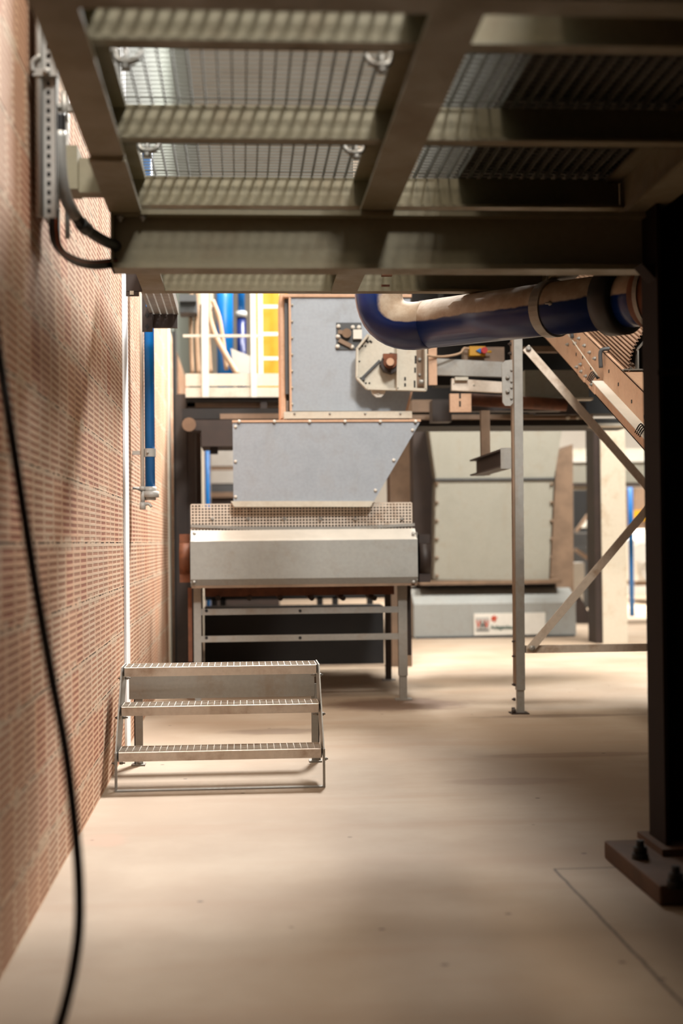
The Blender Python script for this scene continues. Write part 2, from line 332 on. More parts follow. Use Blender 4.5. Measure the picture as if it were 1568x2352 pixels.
b = MB(); b.box(.84, 15.9, -4.9, 6.77, HG + .032, HG + .05); b.build('base_frame', 'darker', hs)
tag(MB().box(WX + .002, .82, -4.9, 3.1, HG, HG + .02).build('deck_plate', 'dark'), 'dark solid deck plate of the platform above the camera', 'deck')
# ------------------------------------------------------------------ hanging cable at the left
pts = [P(-60, 380, 3.4), P(-20, 700, 3.35), P(3, 850, 3.35), P(30, 1020, 3.3), P(80, 1335, 3.3), P(120, 1560, 3.25), P(150, 1720, 3.2), P(172, 1900, 3.15), P(182, 2050, 3.1), P(176, 2180, 3.05), P(140, 2345, 3.0)]
e = pts[-1]; pts += [Vector((e.x - .06, 2.97, .05)), Vector((e.x - .14, 2.9, .012)), Vector((-.62, 2.7, .012))]
tag(MB().tube(smooth(pts), .0112, 12).build('hanging_cable', 'cable'), 'black cable hanging in front of the brick wall and curving down to the floor', 'cable')
# ------------------------------------------------------------------ cable tray going up the wall
Y0 = 4.53
x0 = P(88, 400, Y0).x; x1 = P(130, 400, Y0).x; zb = P(108, 500, Y0).z
tr = thing('wall_cable_tray', 'galvanised perforated cable tray running up the clay wall beside the platform', 'cable tray', (x0, Y0, zb))
b = MB(); b.tube([(x0 + .006, Y0 - .012, zb), (x0 + .006, Y0 - .012, 3.4)], .012, 10); b.build('edge_tube', 'galv', tr)
b = MB(); hx = P(112, 400, Y0).x; hole = .011; pit = .029
zt = 3.4; b.box(x0 + .016, hx - hole / 2, Y0, Y0 + .004, zb, zt).box(hx + hole / 2, x1, Y0, Y0 + .004, zb, zt)
zz = zb
while zz < zt: b.box(hx - hole / 2, hx + hole / 2, Y0, Y0 + .004, zz, zz + pit - .015); zz += pit
b.box(x1 - .003, x1, Y0, Y0 + .02, zb, zt); b.build('perforated_side', 'galv', tr)
MB().box(hx - .012, hx + .012, Y0 + .012, Y0 + .015, zb + .005, zt).build('cable_filling', 'darker', tr)
MB().box(x0 + .004, x0 + .012, Y0 + .004, Y0 + .44, zb + .02, zt).build('back_plate', 'galv', tr)
xr = P(154, 400, 4.97).x; zr = P(154, 548, 4.97).z
MB().tube([(xr, 4.97, zr), (xr, 4.97, P(154, 232, 4.97).z)], .0085, 10).build('edge_tube', 'galv', tr)
b = MB(); zq = P(100, 172, Y0).z; b.box(x0 - .012, hx + .03, Y0 - .03, Y0 - .002, zq - .012, zq + .012); b.tube(smooth([(x0 - .01, Y0 - .028, zq), (x0 - .012, Y0 - .03, zq + .03), (x0 + .012, Y0 - .03, zq + .05)], 4), .008, 8); b.bolt((hx, Y0 - .03, zq), (0, -1, 0), .012, .008); b.build('clamp', 'galv', tr)
b = MB(); q = P(150, 250, 4.95); b.box(q.x - .03, q.x + .025, 4.93, 4.96, q.z - .012, q.z + .012); b.cyl((q.x, 4.92, q.z - .05), (q.x, 4.92, q.z + .05), .012); b.bolt((q.x - .015, 4.93, q.z), (0, -1, 0), .013, .01); b.build('clamp', 'galv', tr)
cn = thing('black_conduit', 'thick black corrugated conduit curving from the wall tray to the beam end', 'conduit', P(140, 400, 4.8))
cp = smooth([P(137, 260, 4.7), P(139, 380, 4.72), P(152, 455, 4.78), P(185, 512, 4.86), P(225, 545, 4.98), P(268, 566, 5.16)], 10)
MB().tube(cp, .0195, 14).build('hose', 'rubber', cn)
MB().tube(cp[4:28], .021, 14).build('grey_sleeve', 'galv', cn)
MB().tube(cp[30:35], .0235, 14).build('coupling', 'charcoal', cn)
for i in range(6):
    o = (i - 2.5) * 3.4
    pts = smooth([P(126 + o * .8, 480, 4.62), P(124 + o, 530, 4.64), P(135 + o, 570 + o * .3, 4.7), P(172 + o * .8, 598 - o * .5, 4.85), P(215, 608 - o * .9, 5.0), P(268, 603 - o * .9, 5.16)], 8)
    ob = MB().tube(pts, .0052, 8).build('power_cable', 'orange' if i == 4 else 'cable')
    tag(ob, 'orange power cable curving out under the wall tray to the beam end' if i == 4 else 'thin black power cable in the bundle under the wall tray', 'cable', None if i == 4 else 'black cables under the wall tray')
# ------------------------------------------------------------------ blue water pipe on the wall
YP = 8.8
bp = thing('blue_downpipe', 'bright blue vertical plastic pipe on the clay wall with a pale capped end', 'pipe', P(343, 1145, YP))
xp = P(343, 900, YP).x; r = .031
MB().cyl((xp, YP, P(343, 1122, YP).z), (xp, YP, 3.6), r, 24).build('pipe', 'blue', bp)
za = P(343, 1040, YP).z; b = MB(); b.ring((xp, YP, za - .025), (xp, YP, za + .025), r + .006, r - .002); b.box(WX, xp - r, YP - .012, YP + .012, za - .012, za + .012); b.bolt((xp - .01, YP - r - .004, za), (0, -1, 0), .008, .01); b.build('clamp', 'plastic', bp)
z1 = P(343, 1118, YP).z; z2 = P(343, 1133, YP).z; z3 = P(343, 1145, YP).z
b = MB(); b.cyl((xp, YP, z1), (xp, YP, z2), r + .008, 24).cyl((xp + .004, YP, z2 + .012), (xp + .004, YP, z2 - .026), r + .019, 24).cyl((xp, YP, z2 - .02), (xp, YP, z3 - .01), r + .004, 20); b.build('end_cap', 'plastic', bp)
xc = P(326, 900, YP).x
wp = thing('white_water_pipe', 'thin white vertical water pipe with a tap beside the blue pipe', 'pipe', (xc, YP - .02, P(325, 1170, YP).z))
MB().cyl((xc, YP - .02, P(325, 1122, YP).z), (xc, YP - .02, 3.6), .0125, 14).build('pipe', 'white', wp)
zv = P(326, 1122, YP).z; b = MB(); b.cyl((xc, YP - .02, zv + .012), (xc, YP - .02, zv - .012), .019, 10).cyl((xc, YP - .02, zv - .01), (xc, YP - .02, zv - .09), .014, 12).cyl((xc, YP - .02, zv - .085), (xc, YP - .02, zv - .13), .019, 12)
b.cyl((WX, YP - .02, zv), (xc, YP - .02, zv), .008, 8); vb = b.build('valve_body', 'plastic', wp)
b = MB(); b.tube(smooth([(xc + .01, YP - .02, zv - .1), (xc + .035, YP - .025, zv - .095), (xc + .055, YP - .03, zv - .115)], 4), [.011] * 4 + [.009] * 4 + [.007], 10); b.build('spout', 'plastic', vb)
b = MB(); b.tube(smooth([(WX + .01, YP - .08, zv - .0), (xc - .05, YP - .06, zv + .003), (xc, YP - .045, zv - .02)], 4), .004, 8); b.build('handle', 'charcoal', vb)
# ------------------------------------------------------------------ hanging perforated tray and its dark brackets
YT = 8.5
ht = thing('hanging_cable_tray', 'perforated steel cable tray hanging under the platform at the wall', 'cable tray', P(375, 722, YT))
zt = P(378, 722, YT).z + .004
xa = P(345, 722, YT).x; xb = P(408, 722, YT).x
b = MB(); nx = 4; pitch = .032; ya, yb = 6.95, YT + .04; cols = [xa + (xb - xa) * (k + .5) / nx for k in range(nx)]
prev = xa
for c in cols: b.box(prev, c - .0045, ya, yb, zt, zt + .002); prev = c + .0045
b.box(prev, xb, ya, yb, zt, zt + .002)
for c in cols:
    y = ya
    while y < yb: b.box(c - .0045, c + .0045, y, y + pitch - .012, zt, zt + .002); y += pitch
b.build('perforated_bottom', 'galv', ht)
MB().box(xb, xb + .003, ya, yb, zt, zt + .06).build('side', 'galv', ht); MB().box(xa - .003, xa, ya, yb, zt, zt + .06).build('side', 'galv', ht)
b = MB(); b.rect(350, 722, 407, 752, YT, .04); b.build('strut', 'dark', ht)
b = MB(); b.rect(326, 672, 350, 762, YT - .03, .012); b.build('hanger_plate', 'dark', ht)
b = Multi()
for py, h in ((724, 7), (750, 7)): b.front([(337.5, py - h), (342.5, py), (337.5, py + h), (332.5, py)], YT - .032, .003)
b.build('keyhole_slot', 'darker', ht)
b = MB(); b.rect(335, 690, 340, 704, YT - .033, .003); b.build('blue_tag', 'blue', ht)
YK = 6.9
b = MB(); b.rect(289, 600, 402, 670, YK, .01); b.rect(289, 669, 319, 680, YK, .01)
bk = b.build('tray_bracket', 'dark'); tag(bk, 'dark brown angle bracket plate under the beam end beside the white wall strip', 'bracket')
b = Multi(); b.rect(298, 668, 307, 677, YK - .003, .004); b.build('bolt_hole', 'cream', bk)
b = Multi(); b.rect(341, 612, 351, 655, YK - .03, .01); b.rect(386, 622, 392, 660, YK - .012, .01); b.build('rib', 'galv', bk)
# ------------------------------------------------------------------ portable steps
q0 = PZ(266, 1816); q1 = PZ(747, 1811); YS = (q0.y + q1.y) / 2
xl, xr_ = q0.x, q1.x
st = thing('mobile_steps', 'galvanised three-tread steps with open grating treads standing on the floor', 'steps', ((xl + xr_) / 2, YS, 0))
def ztop(px, py, Y): return P(px, py, Y).z
treads = []
YA = YS + .004
for k, (py, yo) in enumerate(((1725, 0), (1621, .185), (1531, .37))):
    treads.append((YA + yo, ztop(510, py, YA + yo)))
xi0, xi1 = xl + .012, xr_ - .012
for k, (y, z) in enumerate(treads):
    dp = .235 if k < 2 else .27; fh = (.042, .042, .044)[k]
    tr = MB(); tr.box(xi0, xi1, y, y + .004, z - fh, z).box(xi0, xi1, y + .004, y + .03, z - .004, z).box(xi0, xi1, y + dp - .004, y + dp, z - .035, z).box(xi0, xi0 + .004, y, y + dp, z - .04, z).box(xi1 - .004, xi1, y, y + dp, z - .04, z)
    t_ = tr.build('tread', 'galv_worn', st)
    g = MB(); n = 30
    for i in range(1, n):
        x = xi0 + (xi1 - xi0) * i / n; g.box(x - .0014, x + .0014, y + .004, y + dp - .004, z - .024, z - .0005)
    for i in range(1, 4):
        yy = y + .004 + (dp - .008) * i / 4; g.box(xi0 + .004, xi1 - .004, yy - .0015, yy + .0015, z - .008, z - .001)
    g.build('grating', 'grate', t_)
    bl = Multi()
    for xx, nn in ((xl - .003, (-1, 0, 0)), (xr_ + .003, (1, 0, 0))):
        bl.bolt((xx, y + .05, z - .055), nn, .009, .009)
    bl.bolt((xi0 + .006, y + .05, z - .055), (1, 0, 0), .008, .014).bolt((xi1 - .006, y + .05, z - .055), (-1, 0, 0), .008, .014)
    bl.build('bolt', 'galv', t_)
yb_, zb_ = treads[0]; yt_, zt_ = treads[2]
sl = (yt_ - yb_) / (zt_ - zb_)
for x0, x1 in ((xl, xl + .006), (xr_ - .006, xr_)):
    b = MB(); y0f = yb_ - .006
    prof = [(y0f, zb_ - .06), (y0f, zb_ + .004), (yt_ - .006, zt_ + .004), (yt_ + .27, zt_ + .004), (yt_ + .27, zt_ - .06), (y0f + .3, zb_ - .01)]
    b.xprism(prof, x0, x1); b.build('stringer', 'galv', st)
    b = MB(); b.box(x0 - .002, x1 + .002, yb_ - .012, yb_ + .028, 0, zb_ + .002); b.build('front_leg', 'galv', st)
MB().box(xl, xr_, YS - .012, YS + .026, 0, .006).build('floor_bar', 'galv', st)
YL = PZ(318, 1758).y
for pa, pc, sgn in ((308, 328, 1), (715, 733, -1)):
    xa_ = P(pa, 1660, YL).x; xb2 = P(pc, 1660, YL).x
    b = MB(); zt2 = P(pa, 1570, YL).z; b.box(xa_, xb2, YL, YL + .005, .008, zt2)
    xx = xa_ if sgn > 0 else xb2 - .005
    b.box(xx, xx + .005, YL, YL + .05, .008, zt2); lg = b.build('rear_leg', 'galv', st)
    b = MB(); b.box(xa_ - .015, xb2 + .012, YL - .03, YL + .05, 0, .008); b.cyl((xa_ + .03, YL - .012, .008), (xa_ + .03, YL - .012, .024), .01, 6); b.build('foot_plate', 'galv', lg)
b = MB(); za_ = P(520, 1548, YL).z; zc_ = P(520, 1602, YL).z; b.box(xl + .006, xr_ - .006, YL - .008, YL - .003, zc_, zt_ - .03); b.build('back_plate', 'galv', st)
# ------------------------------------------------------------------ belt feeder with guard, mesh and hopper
YF = 10.5
fd = thing('belt_feeder', 'grey belt feeder on a steel leg frame with a sheet metal front guard', 'machine', (P(700, 1600, YF).x, YF, 0))
def zf(py, Y=YF, px=700): return P(px, py, Y).z
gx0, gx1 = P(437, 1280, 10.3).x, P(959, 1280, 10.3).x
prof = [(10.3, zf(1241, 10.3)), (10.3, zf(1328, 10.3)), (10.34, zf(1344, 10.34)), (10.346, zf(1344, 10.34)), (10.31, zf(1328, 10.3) + .002), (10.31, zf(1241, 10.3))]
MB().xprism([(10.46, zf(1216, 10.46)), (10.3, zf(1241, 10.3)), (10.31, zf(1241, 10.3) - .002), (10.46, zf(1219, 10.46))], gx0, gx1).build('dusty_lit_top_strip', 'white', fd)  # white stands in for light on this upward strip, along with dust
gd = MB().xprism(prof, gx0, gx1).build('front_guard', 'cover', fd)
b = MB(); zt5, zb5 = zf(1219, 10.5), zf(1344, 10.5)
for x in (gx0, gx1 - .005): b.box(x, x + .005, 10.31, 11.0, zb5 + .03, zt5 - .02)
b.build('end_plate', 'cover', fd)
b = Multi()
for px in (446, 950):
    for py in (1226, 1337): b.bolt(P(px, py, 10.3) + Vector((0, .035 if py < 1300 else .02, 0)), (0, -1, .3), .014, .01)
b.build('bolt', 'galv', gd)
b = MB(); b.rect(440, 1340, 957, 1348, 10.335, .03); b.build('lower_lip', 'tan', fd)
for px0, px1 in ((413, 437), (960, 985)):
    b = MB(); c = P((px0 + px1) / 2, 1282, 10.7); xa_, xb2 = P(px0, 1282, 10.7).x, P(px1, 1282, 10.7).x
    b.cyl((xa_, 10.7, c.z), (xb2, 10.7, c.z), .13, 24); b.box(xa_, xb2, 10.64, 10.76, c.z - .18, c.z + .18); b.build('drum_bearing', 'rust' if px0 < 500 else 'dark', fd)
b = MB(); b.rect(441, 1220, 957, 1340, 10.63, 2.3); b.build('belt_housing', 'dark', fd)
mx0, mx1 = P(439, 1190, 10.5).x, P(945, 1190, 10.5).x; mz0, mz1 = zf(1218, 10.5), zf(1157, 10.5)
b = MB(); n = 68
for i in range(n + 1):
    x = mx0 + (mx1 - mx0) * i / n; b.box(x - .0045, x + .0045, 10.5, 10.503, mz0, mz1)
m = 9
for i in range(m + 1):
    z = mz0 + (mz1 - mz0) * i / m; b.box(mx0, mx1, 10.4995, 10.5035, z - .0045, z + .0045)
mg = b.build('mesh_guard', 'galv_worn', fd)
b = Multi()
for px in (487, 569, 652, 735, 815, 922): b.bolt(P(px, 1192, 10.5), (0, -1, 0), .014, .012)
b.build('bolt', 'galv', mg)
b = MB(); b.bar(P(438, 1208, 10.49), P(560, 1213, 10.49), .022, .006).bar(P(560, 1213, 10.49), P(800, 1213, 10.49), .022, .006).bar(P(800, 1213, 10.49), P(952, 1205, 10.49), .022, .006); b.build('perforated_strip', 'galv', fd)
MB().rect(441, 1166, 944, 1218, 10.6, .01).build('backing_belt', 'dark', fd)
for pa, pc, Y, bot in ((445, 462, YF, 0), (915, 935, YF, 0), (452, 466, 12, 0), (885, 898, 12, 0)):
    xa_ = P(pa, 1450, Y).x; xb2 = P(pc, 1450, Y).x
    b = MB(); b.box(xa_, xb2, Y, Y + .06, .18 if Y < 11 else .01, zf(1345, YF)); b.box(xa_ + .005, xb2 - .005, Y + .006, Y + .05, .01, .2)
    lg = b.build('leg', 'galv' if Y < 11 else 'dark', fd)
    MB().box(xa_ - .03, xb2 + .03, Y - .02, Y + .08, 0, .01).build('foot_plate', 'galv', lg)
for pa, pc in ((1396, 1410), (1458, 1472)):
    b = MB(); b.rect(461, pa, 916, pc, YF + .012, .03); cr = b.build('cross_rail', 'galv', fd)
    b = Multi()
    for px in (474, 689): b.cyl(P(px, (pa + pc) / 2, YF + .012) + Vector((0, .002, 0)), P(px, (pa + pc) / 2, YF + .012) + Vector((0, -.002, 0)), .012, 10)
    b.build('bolt_hole', 'darker', cr)
b = MB(); b.rect(470, 1346, 905, 1368, 10.75, .5); b.build('roller_tray', 'rust', fd)
for i in range(6):
    px = 500 + i * 72; MB().cyl(P(px, 1374, 10.72), P(px, 1374, 10.72) + Vector((0, .6, 0)), .02, 12).build('roller', 'dark', fd)
b = MB(); b.rect(936, 1345, 944, 1505, 10.62, .03); b.build('side_strap', 'dark', fd)
b = MB(); b.rect(432, 1350, 441, 1520, 10.56, .04); b.build('side_strap', 'rust', fd)
hp = thing('feed_hopper', 'blue-grey slant-sided sheet metal hopper above the mesh guard', 'hopper', (P(700, 1163, 10.4).x, 10.4, zf(1163, 10.4)))
YH = 10.42
MB().front([(534, 967), (966, 967), (858, 1152), (536, 1152)], YH, .95).build('body', 'hopper', hp)
b = MB(); b.front([(530, 1151), (858, 1151), (850, 1164), (538, 1164)], YH - .03, 1.0); b.build('bottom_flange', 'cream', hp)
b = MB(); b.rect(533, 964, 966, 969, YH - .012, .97); b.build('top_rim', 'dusty', hp)
b = Multi()
for i in range(6): b.bolt(P(549 + i * 81, 968, YH - .012), (0, -1, 0), .013, .01)
for px, py in ((541, 1060), (541, 1141), (541, 980), (947, 988), (904, 1057), (862, 1126)): b.bolt(P(px, py, YH), (0, -1, 0), .013, .01)
b.build('bolt', 'white', hp)
# ------------------------------------------------------------------ tall crusher housing over the hopper
YC = 10.6
ch = thing('elevator_housing', 'tall pale blue-grey box housing with a drive plate above the hopper', 'machine', (P(800, 960, YC).x, YC, zf(962, YC)))
MB().front([(668, 679), (942, 679), (942, 905), (931, 944), (668, 944)], YC, 1.0).build('casing', 'hopper', ch)
b = MB(); b.rect(650, 675, 945, 682, YC - .02, 1.02); b.rect(664, 680, 669, 944, YC - .015, .03); b.build('edge_flange', 'dusty', ch)
MB().rect(654, 684, 665, 905, YC + .05, .5).build('side_recess', 'charcoal', ch)
MB().rect(644, 672, 655, 960, YC + .1, .6).build('side_frame', 'dusty', ch)
b = MB(); b.rect(652, 945, 946, 961, YC - .12, .2); bf = b.build('base_flange', 'cream', ch)
b = Multi()
for px in (676, 757, 838, 919): b.bolt(P(px, 950, YC - .12), (0, -1, 0), .009, .008)
b.build('bolt', 'galv', bf)
MB().rect(660, 960, 941, 970, YC - .08, .2).build('brush_seal', 'darker', ch)
b = MB(); b.prism([P(943, 900, YC - .01), P(947, 900, YC - .01), P(936, 944, YC - .01), P(931, 944, YC - .01)], (0, .05, 0)); b.build('edge_strip', 'dusty', ch)
b = Multi()
for i in range(7): b.bolt(P(671, 700 + i * 38, YC - .012), (0, -1, 0), .008, .006)
b.build('rivet', 'cream', ch)
hw = MB().rect(772, 741, 830, 803, YC - .012, .012).build('hatch_plate', 'charcoal', ch)
b = Multi()
for px, py in ((777, 750), (776, 773), (775, 796), (810, 752), (824, 752), (808, 797)): b.bolt(P(px, py, YC - .012), (0, -1, 0), .017, .014)
b.build('bolt', 'white', hw)
b = MB(); b.rect(811, 757, 831, 778, YC - .05, .04); b.build('bracket', 'white', hw)
b = MB(); b.bar(P(778, 781, YC - .025), P(806, 795, YC - .025), .03, .02).bar(P(776, 762, YC - .025), P(800, 766, YC - .025), .03, .02).cyl(P(796, 765, YC - .01), P(796, 765, YC - .06), .035); b.build('lever', 'tan', hw)
Yd = YC - .16
dp_ = MB().front([(821, 801), (844, 770), (912, 760), (912, 894), (843, 892), (820, 868)], Yd, .03).build('drive_plate', 'cream', ch)
b = MB(); op = [(820, 868), (843, 893), (912, 895)]; 
for a, c in (((820, 800), (819, 868)), ((819, 868), (843, 893)), ((843, 893), (912, 895)), ((845, 769), (820, 801))): b.bar(P(*a, Yd - .02), P(*c, Yd - .02), .016, .06)
b.build('rim', 'cream', dp_)
b = MB(); b.bar(P(832, 868, Yd - .012), P(872, 828, Yd - .012), .018, .02).rect(829, 866, 838, 873, Yd - .03, .03); b.build('tension_bar', 'charcoal', dp_)
b = Multi()
for px, py in ((832, 795), (839, 795), (827, 869), (840, 880), (848, 880), (825, 830)): b.cyl(P(px, py, Yd), P(px, py, Yd) + Vector((0, -.004, 0)), .007, 8)
for px in (843, 851): b.bar(P(px - 3, 782, Yd - .002), P(px + 3, 787, Yd - .002), .014, .006)
b.build('slot', 'darker', dp_)
hb = MB().front([(873, 836), (880, 818), (896, 810), (911, 812), (913, 850), (900, 858), (882, 852)], Yd - .09, .09).build('bearing_block', 'dark', dp_)
MB().cyl(P(896, 831, Yd - .09), P(896, 831, Yd - .2), .028, 20).build('shaft', 'dusty', hb)
b = MB(); b.cyl(P(896, 831, Yd - .085), P(896, 831, Yd - .11), .05, 20).rect(880, 812, 912, 824, Yd - .11, .05); b.build('collar', 'rust', hb)
b = MB(); b.front([(852, 895), (886, 895), (884, 903), (875, 912), (864, 912), (855, 904)], Yd + .0, .03); b.bolt(P(868, 905, Yd), (0, -1, 0), .008, .008); b.build('lug', 'white', dp_)
sb = MB().rect(911, 780, 956, 893, Yd - .06, .03).build('side_plate', 'cream', ch)
b = MB(); b.bar(P(911, 894, Yd - .07), P(978, 896, Yd - .07), .018, .06).bar(P(977, 780, Yd - .07), P(977, 896, Yd - .07), .014, .06).bar(P(912, 775, Yd - .07), P(912, 894, Yd - .07), .012, .06); b.build('frame', 'cream', sb)
MB().rect(956, 780, 976, 894, Yd + .05, .03).build('inner_channel', 'tan', sb)
b = Multi()
for px, py, h in ((954, 822, 5), (954, 830, 5), (953, 850, 6), (952, 882, 8), (930, 870, 4), (930, 884, 4)): b.rect(px - 2, py - h, px + 2, py + h, Yd - .063, .004)
b.build('slot', 'darker', sb)
b = Multi(); b.cyl(P(962, 877, Yd), P(976, 877, Yd), .015).bolt(P(963, 826, Yd + .05), (0, -1, 0), .014, .012).bolt(P(963, 861, Yd + .05), (0, -1, 0), .012, .012); b.build('bolt', 'galv', sb)
# ------------------------------------------------------------------ dusty blue process pipe
bl = thing('blue_process_pipe', 'large dust-covered dark blue pipe with an elbow under the platform', 'pipe', P(940, 750, 7.2))
R = .122; yL, yR = 7.22, 6.0
zfun = lambda px: 750 + (px - 940) * (688 - 750) / (1440 - 940)
A = P(955, 748, yL); B = P(1500, 681, 5.98); d = (B - A).normalized()
rise = P(868, 640, yL + .02)
bend = []
C0 = A; V = Vector((0, 0, 1)); 
up0 = Vector((rise.x, rise.y, A.z + .19))
for k in range(13):
    u = k / 12; ctrl = Vector((rise.x, rise.y, A.z - .045)) ; bend.append((1 - u) ** 2 * up0 + 2 * u * (1 - u) * ctrl + u * u * (A + d * .1))
path = [Vector((rise.x, rise.y, 3.3))] + bend
MB().tube(path, R, 36).build('elbow', 'bluepipe', bl)
MB().tube([A + d * .09, B - d * .22], R, 36).build('straight_run', 'bluepipe', bl)
b = MB(); b.ring(A + d * .07, A + d * .075, R + .0025, R - .01, 36); b.build('seam', 'deepblue', bl)
def along(px):
    lo, hi = 0, 3
    for _ in range(40):
        m_ = (lo + hi) / 2; q = A + d * m_ - ORG; c = M.transposed() @ q
        if 784 + F * c.x / -c.z < px: lo = m_
        else: hi = m_
    return A + d * lo
c = along(1268); b = MB(); b.ring(c - d * .028, c + d * .028, R + .01, R - .002, 36); cl = b.build('clamp', 'galv', bl)
b = MB(); b.box(c.x - .03, c.x + .01, c.y - R - .045, c.y - R + .01, c.z - .012, c.z + .012); b.bolt(Vector((c.x - .03, c.y - R - .03, c.z)), (-1, 0, 0), .01, .02); b.build('clamp_bolt', 'galv', cl)
MB().bar(c + Vector((0, 0, R)), c + Vector((0, 0, .26)), .05, .008).build('hanger', 'galv', cl)
c = along(1418); MB().tube([c - d * .06, c - d * .045, c + d * .045, c + d * .06], [R + .012, R + .03, R + .03, R + .012], 36).build('rubber_coupling', 'rubber', bl)
c = along(1455); MB().tube([c - d * .05, c + d * .12], R * 1.0, 36).build('stub', 'bluepipe', bl)
c = along(1505); MB().tube([c - d * .05, c - d * .03, c + d * .03, c + d * .5], [R + .012, R + .02, R + .018, R + .018], 36).build('rust_coupling', 'rust', bl)
MB().ring(c - d * .01, c + d * .012, R + .026, R, 36).build('band', 'galv', bl)
# ------------------------------------------------------------------ right support frame
YG = PZ(1192, 1640).y
fr = thing('support_frame', 'galvanised square post with bolted cross braces carrying the conveyor at the right', 'support frame', PZ(1195, 1640))
pt, pb = P(1188, 600, YG), PZ(1197, 1640)
wd = .058
b = MB(); b.bar(Vector((pb.x, YG + wd / 2, .16)), Vector((pt.x, YG + wd / 2, pt.z)), wd, wd); post = b.build('post', 'galv', fr)
b = MB(); b.bar(Vector((pb.x - wd / 2 - .006, YG + .045, .2)), Vector((pt.x - wd / 2 - .006, YG + .045, pt.z)), .012, .05, (1, 0, 0)); b.build('post_flange', 'tan', fr)
b = MB(); b.box(pb.x - .024, pb.x + .024, YG + .006, YG + .052, .008, .2); b.build('post_foot', 'galv', post)
b = MB(); b.box(pb.x - .07, pb.x + .05, YG - .03, YG + .09, 0, .008); b.cyl((pb.x - .05, YG, .005), (pb.x - .05, YG, .035), .013, 8).cyl((pb.x - .045, YG + .05, .005), (pb.x - .045, YG + .05, .04), .012, 8); b.build('base_plate', 'dark', post)
b = Multi()
for py in (1473, 1507, 1572, 1606, 790, 812): b.bolt(P(1185 if py > 1000 else 1176, py, YG + .03) + Vector((-.008, 0, 0)), (-1, 0, 0), .012, .012)
b.build('bolt', 'dark', post)
def brace(a, c, nm='brace'):
    b = MB(); b.bar(P(*a, YG - .008), P(*c, YG - .008), .056, .008); return b.build(nm, 'galv_worn', fr)
b1 = brace((1207, 798), (1560, 1202)); 
b = MB(); b.bar(P(1216, 1492, YG - .018), P(1575, 1064, YG - .018), .056, .008); b2 = b.build('brace', 'galv_worn', fr)
MB().bolt(P(1213, 801, YG - .012), (0, -1, 0), .02, .012).build('bolt', 'galv', b1)
b = Multi(); b.bolt(P(1221, 1489, YG - .022), (0, -1, 0), .022, .012).bolt(P(1509, 1141, YG - .022), (0, -1, 0), .018, .014); b.build('bolt', 'galv', b2)
MB().rect(1208, 1480, 1640, 1497, YG, .05).build('lower_rail', 'galv_worn', fr)
b = MB(); q = P(1610, 1300, YG); b.box(q.x, q.x + wd, YG, YG + wd, 0, 2.3); b.build('post', 'galv', fr)
b = MB(); b.front([(1152, 836), (1160, 828), (1176, 826), (1178, 925), (1172, 932), (1160, 932), (1154, 924)], YG - .004, .012); mp = b.build('mounting_plate', 'galv', fr)
b = Multi()
for py in (867, 899): b.bolt(P(1165, py, YG - .004), (0, -1, 0), .015, .014)
for py in (850, 876, 890, 915): b.bolt(P(1174, py, YG - .004), (0, -1, 0), .01, .008)
b.build('bolt', 'galv', mp)
ib = thing('beam_stub', 'short rusty brown I-beam stub bolted behind the galvanised post', 'beam', P(1150, 1060, YG))
za, zb = P(1178, 1031, YG + .06).z, P(1178, 1073, YG + .06).z
xm = P(1178, 1050, YG + .06).x - .035
MB().ibeam_y(YG + .07, YG + 1.35, xm, zb, za, .11, .012, .009).build('beam', 'dark', ib)
b = MB(); b.box(xm - .05, xm + .06, YG + .06, YG + .072, zb - .01, za + .008); b.build('end_plate', 'galv', ib)
xs = P(1111, 1000, YG + 1.3).x
MB().box(xs - .034, xs + .034, YG + 1.22, YG + 1.28, zb, P(1111, 945, YG + 1.3).z).build('hanger_strut', 'tan', ib)
# ------------------------------------------------------------------ inclined conveyor (runs along the hall, coming down towards the column)
XC = 2.2; sl = .39
hl = lambda Y: EYE + .388 + (Y - 7.4) * sl
cv = thing('inclined_conveyor', 'dusty beige inclined conveyor with bolted steel side panel at the upper right', 'conveyor', (XC, 8.6, hl(8.6)))
ya, yb = 6.6, 11.2; SH = .325
def para(y0, y1, lo, hi, x0, x1, mb): return mb.prism([(x0, y0, hl(y0) + lo), (x0, y1, hl(y1) + lo), (x0, y1, hl(y1) + hi), (x0, y0, hl(y0) + hi)], (x1 - x0, 0, 0))
def ypx(px, x): return x * F / (px - 555)
ym = ypx(1366, XC)
b = MB(); para(ya, ym - .003, 0, SH, XC, XC + .008, b); b.build('side_panel', 'dusty', cv)
b = MB(); para(ym + .003, yb, 0, SH, XC, XC + .008, b); b.build('side_panel', 'dusty', cv)
b = MB(); para(ya, yb, SH - .008, SH, XC, XC + .11, b); para(ya, yb, 0, .008, XC, XC + .1, b); b.build('top_flange', 'dusty', cv)
b = MB(); para(ya, yb, 0, SH, XC + .85, XC + .858, b); para(ya, yb, .1, .14, XC + .01, XC + .85, b); b.build('belt_bed', 'dark', cv)
b = MB(); yl0, yl1 = 7.2, 8.5; para(yl0, yl1, .138, .144, XC - .07, XC, b); b.build('guard_strip', 'white', cv)
b = Multi()
for yy in (8.5, 7.46):
    for k in range(4):
        z0 = hl(yy) + .14; b.tube(smooth([(XC - .02, yy + .02 * k, z0 + .02), (XC - .05, yy + .02 * k, z0 + .03 + .012 * k), (XC - .075, yy + .03 * k, z0 - .01 + .01 * k)], 4), .004, 6)
b.build('tie', 'darker', cv)
for px in (1337, 1405):
    yy = ypx(px, XC); z0 = hl(yy) + SH; b = MB(); b.tube(smooth([(XC + .08, yy - .03, z0 + .02), (XC + .0, yy - .01, z0 + .022), (XC - .025, yy, z0 + .0), (XC - .022, yy + .005, z0 - .09)], 5), .013, 8); b.build('rubber_hook', 'charcoal', cv)
b = Multi()
